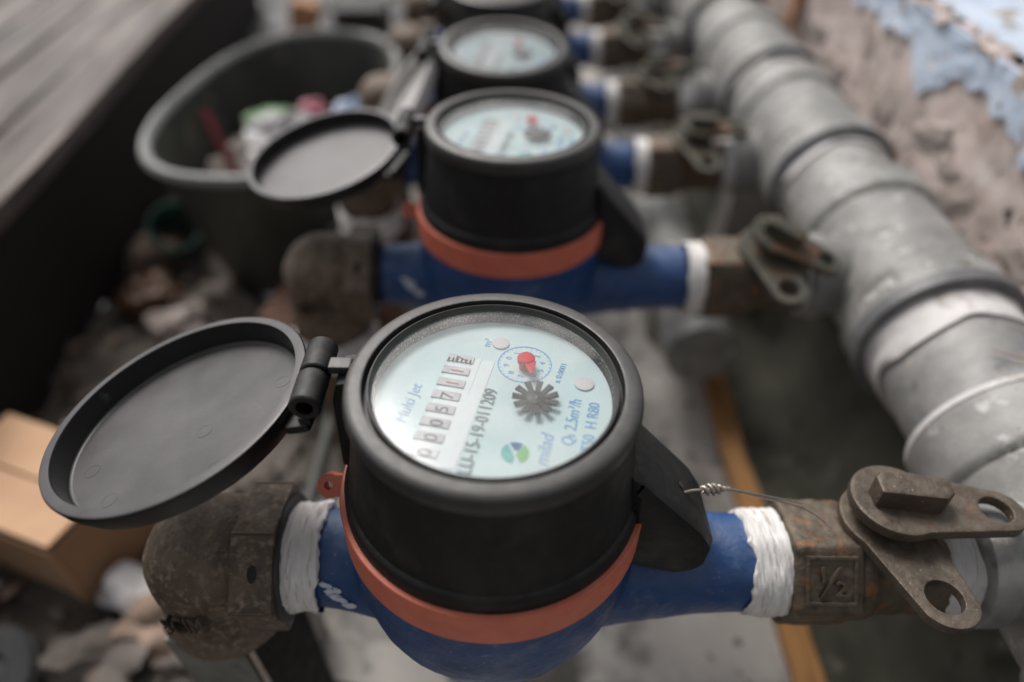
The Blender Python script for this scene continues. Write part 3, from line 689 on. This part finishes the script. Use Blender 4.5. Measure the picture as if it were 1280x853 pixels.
# ------------------------------------------------------------------ low grey pipe, lath, rod, twig on the floor
t = thing('low_pipe', 'low light grey pipe on the floor below the second and third valves', 'pipe', (16.3, 43.5, -41))
bm = lathe(bmesh.new(), [(0, 0), (2.9, 0), (3.1, .15), (3.15, 3.4), (2.8, 3.5), (2.75, 80), (0, 80)], 40, 'Y'); obj('pipe', bm, 'pvc', t)
for y_ in (12, 60):
    bm = bmesh.new(); box(bm, (0, y_, -4.9), (5, 4, 4.6), None, .2); obj('support_block', bm, 'conc', t)
bm = bmesh.new(); box(bm, (0, 0, .5), (1.9, 46, 1.0), None, .1)
bmesh.ops.subdivide_edges(bm, edges=[e for e in bm.edges if e.calc_length() > 20], cuts=60)
for v in bm.verts: v.co.x += wob((v.co.x, v.co.y * .5, 0), .12, 1) + wob((0, v.co.y * .06, 2), .5, 1); v.co.z += wob((v.co.x, v.co.y * .3, 5), .12, 1)
o = tag(obj('wooden_lath', bm, 'lath'), 'narrow orange wooden lath lying on the concrete below the front valve', 'lath'); place(o, (19.2, 28.5, -G + .3))
t = thing('metal_rod', 'long thin dark rod running under the left elbows', 'rod', (-14.6, 10, -42)); bm = bmesh.new(); sweep(bm, [(0, 4, 0), (.2, 30, 0), (-.2, 62, .6)], .6, 14); obj('rod_shaft', bm, 'rod', t)
for y_ in (12, 46):
    bm = bmesh.new(); box(bm, (0, y_, -3.2), (3, 2.4, 5.3), None, .2); obj('packing_block', bm, 'conc', t)
obj('rod_cap', lathe(bmesh.new(), [(0, 61.5), (.75, 61.5), (.8, 63.5), (.5, 64.2), (0, 64.2)], 16, 'Y', (-.2, 0, .6)), 'tape2', t)
# twig on the near part of the main pipe
bm = bmesh.new(); sweep(bm, [(-.9, 1.3, .05), (0, .5, .25), (1.1, 0, .35), (2.4, -.4, .1)], [.03, .06, .07, .04], 8); sweep(bm, [(0, .5, .25), (.6, .9, .6), (1.2, 1.5, .5)], [.04, .04, .02], 6)
o = tag(obj('dry_twig', bm, 'tan'), 'small dry twig lying on the stained section of the main pipe', 'twig'); place(o, (23.6, 22.8, MZ + 3.9))
# ------------------------------------------------------------------ wall on the right
t = thing('old_wall', 'low crumbling plastered wall with peeling pale blue paint behind the main pipe', 'wall', (30.5, 60, -G))
WT = G - 15.8
def wall_x(y, h):
    return -(.55 * noise.noise(Vector((y * .10, h * .14, 1))) + .22 * noise.noise(Vector((y * .3, h * .35, 5))) + .16 * noise.noise(Vector((y * .9, h * .9, 7))))
def grid_face(y0, y1, h0, h1, ny, nh, back=0.0, fx=wall_x, edge=None):
    bm = bmesh.new(); V = {}
    for i in range(ny + 1):
        for j in range(nh + 1):
            y = y0 + (y1 - y0) * i / ny; h = h0 + (h1 - h0) * j / nh
            if edge and j == nh: h += edge(y)
            if edge and j == 0 and edge is not None and back < 0: h += edge(y)
            V[i, j] = bm.verts.new((fx(y, h) + back, y, h))
    for i in range(ny):
        for j in range(nh): bm.faces.new((V[i, j], V[i + 1, j], V[i + 1, j + 1], V[i, j + 1]))
    return bm
bm = grid_face(-70, 17, -.5, WT, 150, 60)
# top of the core
V = [bm.verts.new((wall_x(y, WT), y, WT)) for y in (-70, 17)]
obj('plaster_face', bm, 'wall', t)
bm = grid_face(17, 160, -.5, WT, 120, 30, 0.35, lambda y, h: wall_x(y, h) * .35 - .3)
obj('smooth_plaster', bm, 'wallp', t)
bm = bmesh.new(); box(bm, (12, 45, WT / 2 - .8), (19, 232, WT - 1.6)); obj('wall_core', bm, 'stone', t)
def paint_x(y, h): return wall_x(y, h) - .28 - .1 * noise.noise(Vector((y, h, 2)))
bm = bmesh.new(); ny, nh = 500, 14; V = {}
for i in range(ny + 1):
    for j in range(nh + 1):
        y = -70 + 230 * i / ny; low = WT - 2.6 - 3.2 * max(0, noise.noise(Vector((y * .16, 3, 1))) + .12) - 1.2 * noise.noise(Vector((y * .6, 1, 1))) - .5 * noise.noise(Vector((y * 1.7, 1, 8)))
        h = low + (WT - .15 - low) * j / nh; V[i, j] = bm.verts.new((paint_x(y, h), y, h))
for i in range(ny):
    for j in range(nh): bm.faces.new((V[i, j], V[i + 1, j], V[i + 1, j + 1], V[i, j + 1]))
ext = bmesh.ops.extrude_face_region(bm, geom=list(bm.faces)); bmesh.ops.translate(bm, verts=[v for v in ext['geom'] if isinstance(v, bmesh.types.BMVert)], vec=(.2, 0, 0))
obj('blue_paint', bm, 'bluew', t)
def top_h(x, y): return WT - .1 + wob((x, y, 0), .6, .15) + wob((x, y, 0), .3, .6, 2)
bm = sheet(1.2, 21, -70, 160, 30, 200, top_h); obj('wall_top', bm, 'bluew', t)
bm = bmesh.new(); rq = random.Random(21)
for k in range(150):
    y = -66 + 225 * k / 149 + rq.uniform(-.8, .8); s_ = rq.uniform(.5, 1.1)
    rock(bm, (rq.uniform(-.1, 1.2), y, WT - .35 + rq.uniform(-.3, .25)), (s_ * .8, s_ * 1.2, s_ * .55), k, 1, rq.uniform(0, 3))
obj('broken_edge', bm, 'wall', t, smooth=False, kind='stuff')
rnd = random.Random(11); smesh = []
for k in range(5):
    b = rock(bmesh.new(), (0, 0, 0), (1.0, 1, 1), k * 3.3, 2, 0, .4); o = obj('stone', b, 'stone', t, smooth=False); smesh.append(o)
n = 0
for k in range(130):
    y = rnd.uniform(-52, 40) if k else 0; h = rnd.uniform(9, WT - 3.4)
    if k < 5: o = smesh[k]
    else: o = smesh[k % 5].copy(); col.objects.link(o); o.parent = t
    s = rnd.uniform(.9, 2.4)
    o.location = Vector((wall_x(y, h) + .25, y, h)) * S; o.scale = (s * .22, s, s * rnd.uniform(.55, .9)); o.rotation_euler = (rnd.uniform(-.4, .4), 0, 0)
# loose rusty bracket in the crack
bm = bmesh.new(); box(bm, (0, 0, 0), (.9, 1.3, 9), Matrix.Rotation(.15, 3, 'X'), .2); o = obj('rusty_strap', bm, 'brick', t); o.location = Vector((-1.0, 17.5, WT - 9.5)) * S
# moss tufts
bm = bmesh.new()
for k in range(500):
    y = rnd.gauss(-28, 14); h = abs(rnd.gauss(0, 5)) + 14; x = wall_x(y, h) - .1
    a = rnd.uniform(0, 6); L = rnd.uniform(.3, .9)
    v = [bm.verts.new((x, y, h)), bm.verts.new((x - .4 * L, y + .5 * L * math.cos(a), h + .7 * L * math.sin(a))), bm.verts.new((x - .1, y + .12, h + .12))]
    bm.faces.new(v)
m_ = mat('dry_moss', (.14, .135, .05), (.22, .20, .09), 60, .8)
obj('dry_moss', bm, m_, t, smooth=False, kind='stuff')
# ------------------------------------------------------------------ bench on the left
t = thing('wooden_bench', 'low bench of weathered grey planks with dark underside at the left', 'bench', (-43.8, 75, -G), Quaternion((0, 0, 1), R(3.2)))
bh = G - 30
for k in range(5):
    bm = bmesh.new(); box(bm, (-3.2 - 6.6 * k, -5, bh - 1.0), (6.2, 150, 2.0), None, .25)
    bmesh.ops.subdivide_edges(bm, edges=[e for e in bm.edges if abs((e.verts[0].co - e.verts[1].co).y) > 100], cuts=30)
    for v in bm.verts: v.co.z += wob((v.co.y * .03, k, 0), .5, 1.0, k); v.co.x += wob((v.co.y * .03, k, 4), .15, 1.0, k + 3)
    obj('plank', bm, 'wood', t)
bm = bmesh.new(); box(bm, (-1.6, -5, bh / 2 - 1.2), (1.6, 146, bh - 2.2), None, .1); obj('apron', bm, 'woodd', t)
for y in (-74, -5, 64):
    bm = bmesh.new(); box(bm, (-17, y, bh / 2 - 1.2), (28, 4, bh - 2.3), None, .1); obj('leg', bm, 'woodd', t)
# ------------------------------------------------------------------ tub with rubbish
t = thing('rubbish_tub', 'dark oval plastic tub with a thick pale rim, holding rubbish', 'tub', (-24.3, 73, -G), Quaternion((0, 0, 1), R(-7)))
N = 72; hb = G - 30
def tub_ring(bm, a, b, zz): return [bm.verts.new((x, y, zz)) for x, y in superell(a, b, 2.5, N)]
bm = bmesh.new()
lv_ = [(7.0, 13.5, 0), (7.4, 14.2, .4), (9.0, 16.5, hb * .5), (10.6, 18.6, hb - .4), (10.2, 18.2, hb - .4), (8.6, 16, hb * .5), (7.0, 13.7, 1.0)]
rings = [tub_ring(bm, *q) for q in lv_]
for a, b in zip(rings, rings[1:]):
    for i in range(N): bm.faces.new((a[i], a[(i + 1) % N], b[(i + 1) % N], b[i]))
bm.faces.new(rings[0][::-1]); bm.faces.new(rings[-1])
obj('tub_shell', bm, 'bucket', t)
bm = bmesh.new(); prof = [(.2, -.4), (.35, .1), (.7, .35), (1.1, .2), (1.3, -.25), (1.1, -.7), (.8, -.75)]
rings = []
for dx, dz0 in prof: rings.append(tub_ring(bm, 10.0 + dx, 18.0 + dx, hb + dz0))
rings.append(rings[0])
for a, b in zip(rings, rings[1:]):
    for i in range(N): bm.faces.new((a[i], a[(i + 1) % N], b[(i + 1) % N], b[i]))
obj('tub_rim', bm, 'bucketr', t)
def crumple(c, s, seed, m, label, cat, name, flat=.5):
    bm = bmesh.new(); r = bmesh.ops.create_icosphere(bm, subdivisions=4, radius=1)
    for v in r['verts']:
        k = 1 + .5 * noise.noise(v.co * 2.1 + Vector((seed, 0, 0))) + .3 * abs(noise.noise(v.co * 5 + Vector((0, seed, 0))))
        v.co = Vector((v.co.x * k * s, v.co.y * k * s, v.co.z * k * s * flat))
    o = tag(obj(name, bm, m, smooth=False), label, cat); return place(o, c)
fill = -G + 9.3
crumple((-24.5, 68.5, fill + 1.5), 6.2, 1, 'rub', 'brown grey crumpled rubbish at the bottom of the tub', 'rubbish', 'crumpled_rubbish', .6)
crumple((-24.0, 68.0, fill + 4.0), 4.2, 2, 'trash', 'white crumpled plastic bag on top of the rubbish in the tub', 'plastic bag', 'plastic_bag', .7)
crumple((-20.5, 69.0, fill + 3.8), 3.4, 5, 'trash', 'smaller white plastic wad beside the pink wrapper in the tub', 'plastic bag', 'plastic_bag', .6)
crumple((-22.5, 75.5, fill + 5.4), 1.4, 3, 'pink', 'bright pink wrapper in the middle of the tub', 'wrapper', 'pink_wrapper', .7)
crumple((-27.0, 75.0, fill + 4.4), 2.6, 4, 'leaf', 'green leafy wrapper behind the white bag in the tub', 'wrapper', 'green_wrapper', .3)
crumple((-17.2, 72.5, fill + 6.2), 2.0, 6, 'sky_blue', 'pale blue wrapper at the right side of the tub', 'wrapper', 'blue_wrapper', .7)
crumple((-19.0, 66.0, fill + 5.2), 1.6, 9, 'tan', 'tan paper scrap beside the white plastic in the tub', 'paper', 'paper_scrap', .6)
bm = bmesh.new(); rq = random.Random(31)
for k in range(240):
    x = rq.gauss(-22.5, 3.6); y = rq.gauss(69.5, 4.5); s_ = rq.uniform(.3, 1.1); z0 = fill + 4.4 - .06 * ((x + 22.5) ** 2 + (y - 69.5) ** 2) + rq.uniform(0, 2.4)
    q4 = [Vector((x, y, z0 + G)) + Vector((rq.gauss(0, s_), rq.gauss(0, s_), rq.gauss(0, s_ * .6))) for _ in range(5)]
    vv = [bm.verts.new(p) for p in q4]
    for f in ((0, 1, 2), (0, 2, 3), (0, 3, 4)): bm.faces.new([vv[i] for i in f])
o = obj('small_scraps', bm, 'scrap', smooth=False, kind='stuff', label='small mixed scraps of film and paper heaped in the tub', category='scraps')
o.location = (0, 0, 0)
bm = bmesh.new(); sweep(bm, [(0, 0, 0), (-1.6, 1.2, 4.4), (-3.2, 2.6, 8.8)], .42, 10); o = tag(obj('red_stick', bm, 'redst'), 'thin red stick leaning in the left part of the tub', 'stick'); place(o, (-26.0, 61.0, fill + 2.0))
# black plastic sheet added to darken the ground behind tub
def sh(x, y): return .5 + 3.2 * max(0, noise.noise(Vector((x * .08, y * .08, 1))) + .3) + 1.2 * noise.noise(Vector((x * .3, y * .3, 5)))
bm = sheet(-30, 17, -45, 110, 50, 120, sh)
o = tag(obj('black_sheet', bm, 'sheet'), 'crumpled black plastic sheet on the ground behind the tub', 'plastic sheet'); place(o, (-34, 150, -G + 3.0))
# ------------------------------------------------------------------ things lying on the left
t = thing('cardboard_box', 'light brown cardboard box at the left edge below the open lid', 'box', (-34.3, 30.1, -G + .3), Quaternion((0, 0, 1), R(-20)))
bw, bd, bz_ = 12.0, 8.0, 7.2
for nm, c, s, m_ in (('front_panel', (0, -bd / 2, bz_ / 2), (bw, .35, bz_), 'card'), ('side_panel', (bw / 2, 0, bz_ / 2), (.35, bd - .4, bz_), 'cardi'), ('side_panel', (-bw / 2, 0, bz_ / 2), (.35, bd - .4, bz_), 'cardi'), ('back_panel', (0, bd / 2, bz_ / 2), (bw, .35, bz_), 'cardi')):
    bm = bmesh.new(); box(bm, c, s, None, .08); obj(nm, bm, m_, t)
for s in (-1, 1):
    bm = bmesh.new(); box(bm, (0, 0, 0), (bw, bd / 2 - .1, .3), None, .08); o = obj('flap', bm, 'card', t); o.location = Vector((0, s * bd / 4, bz_ + .35 + (.15 if s > 0 else 0))) * S; o.rotation_euler = (R(2 * s), 0, 0)
def stone(c, s, seed, m, label, cat='stone', name='loose_stone'):
    o = tag(obj(name, rock(bmesh.new(), (0, 0, 0), s, seed, 3, 0, .5), m), label, cat); return place(o, c)
stone((-40.5, 66.5, -G + 2.0), (2.6, 2.2, 2.0), 1, 'tan', 'tan stone in the shadow at the foot of the bench')
stone((-27.0, 25.0, -G + 1.4), (1.9, 1.6, 1.4), 2, 'tape2', 'white pebble between the cardboard box and the front elbow')
stone((-24.6, 22.5, -G + 1.5), (2.4, 2.2, 1.5), 3, 'tan', 'beige stone in front of the white pebble', 'stone')
stone((-27.5, 20.5, -G + 1.2), (3.2, 2.4, 1.6), 4, 'rub', 'grey stone at the bottom left corner', 'stone')
stone((-21.8, 20.0, -G + 1.0), (1.8, 1.2, 1.2), 12, 'rub', 'small grey stone near the foot of the square post', 'stone')
stone((-25.5, 59.5, -G + 1.0), (2.2, 1.4, 1.0), 5, 'pale', 'whitish flat stone below the tub above the first lid', 'stone')
stone((-20.0, 56.0, -G + 1.3), (1.1, 2.8, 1.0), 6, 'tape2', 'long white shard beside the second elbow', 'stone')
stone((-30.5, 57.5, -G + 1.8), (3.4, 2.4, 1.8), 7, 'rub', 'brownish stone under the left end of the tub', 'stone')
stone((-33.5, 53.5, -G + 1.6), (2.9, 2.5, 1.7), 8, 'stone', 'grey stone in the rubble left of the first lid', 'stone')
for q, (x, y) in enumerate(((-36, 46.5), (-31, 47), (-27, 50.5), (-37.5, 41.5), (-22.5, 47), (-24, 41), (-29, 41.5), (-19.5, 38.5), (-33, 36.5), (-24, 33), (-20, 30), (-18.5, 24))):
    SL = ['rough stone at the foot of the bench, level with the tub front', 'rough grey stone just below the tub', 'tan lump between the tub and the open front lid', 'rough stone half under the bench above the front lid', 'rough stone left of the second elbow', 'grey stone hidden behind the upper edge of the front lid', 'tan lump behind the middle of the front lid', 'rough stone between rod and front lid', 'rough stone behind the left half of the front lid', 'grey stone seen under the lid beside the thin rod', 'tan lump behind the front elbow', 'rough stone just left of the front elbow']
    o = stone((x, y, -G + 1.0), (random.uniform(1.4, 2.6), random.uniform(1.2, 2), random.uniform(.8, 1.5)), 20 + q, ['rub', 'rub', 'tan', 'rub'][q % 4], SL[q])
    o['group'] = 'rough stones in the rubble left of the meters'
t = thing('green_cup', 'crushed green plastic cup between the bench and the tub', 'cup', (-38.5, 69.5, -G + 1), Quaternion((1, .3, 0), R(40)))
obj('cup_wall', lathe(bmesh.new(), [(0, 0), (1.9, 0), (2.0, .3), (2.7, 6), (2.9, 6.1), (2.9, 6.4), (2.6, 6.4), (1.8, .5), (0, .5)], 32), 'cup', t)
crumple((-47.5, 66, -G + 2.2), 2.6, 12, 'orange', 'dim orange wrapper in the dark beside the bench', 'wrapper', 'orange_wrapper', .6).location = (Vector((-38.8, 58.5, -G + 1.8)) + Vector((0, 0, G))) * S
t = thing('rubber_wheel', 'small dark rubber wheel lying at the bottom left corner', 'wheel', (-34.0, 18.6, -G + .6), Quaternion((1, .2, 0), R(12)))
obj('tyre', lathe(bmesh.new(), [(1.9, 0), (3.2, 0), (3.6, .5), (3.6, 1.6), (3.2, 2.1), (1.9, 2.1), (1.8, 1.6), (1.8, .5), (1.9, 0)], 40), 'rubber', t)
obj('hub', lathe(bmesh.new(), [(.6, .3), (1.85, .5), (1.85, 1.6), (.6, 1.9), (.6, .3)], 28), 'rubber', t)
bm = bmesh.new(); box(bm, (0, 0, 0), (4, 3, 16), Matrix.Rotation(.25, 3, 'Y'), .5); o = tag(obj('brick_piece', bm, 'brick'), 'orange brick piece standing behind the far rim of the tub', 'brick'); place(o, (-33, 112, -G + 8))
bm = bmesh.new(); box(bm, (0, 0, 0), (9, 8, 7), None, .8); o = tag(obj('grey_block', bm, 'rubber'), 'dim grey block beyond the tub at the top of the photo', 'block'); place(o, (-26, 128, -G + 7.5))
bm = bmesh.new(); box(bm, (0, 0, 0), (6, 24, 3), Matrix.Rotation(-.2, 3, 'Z'), .2); o = tag(obj('brown_board', bm, 'brown'), 'reddish brown board end showing above the second elbow', 'board'); place(o, (-20.2, 68, -G + 14), (0, R(30), 0))
o.location = (Vector((-17.8, 56.5, -G + 6)) + Vector((0, 0, G))) * S
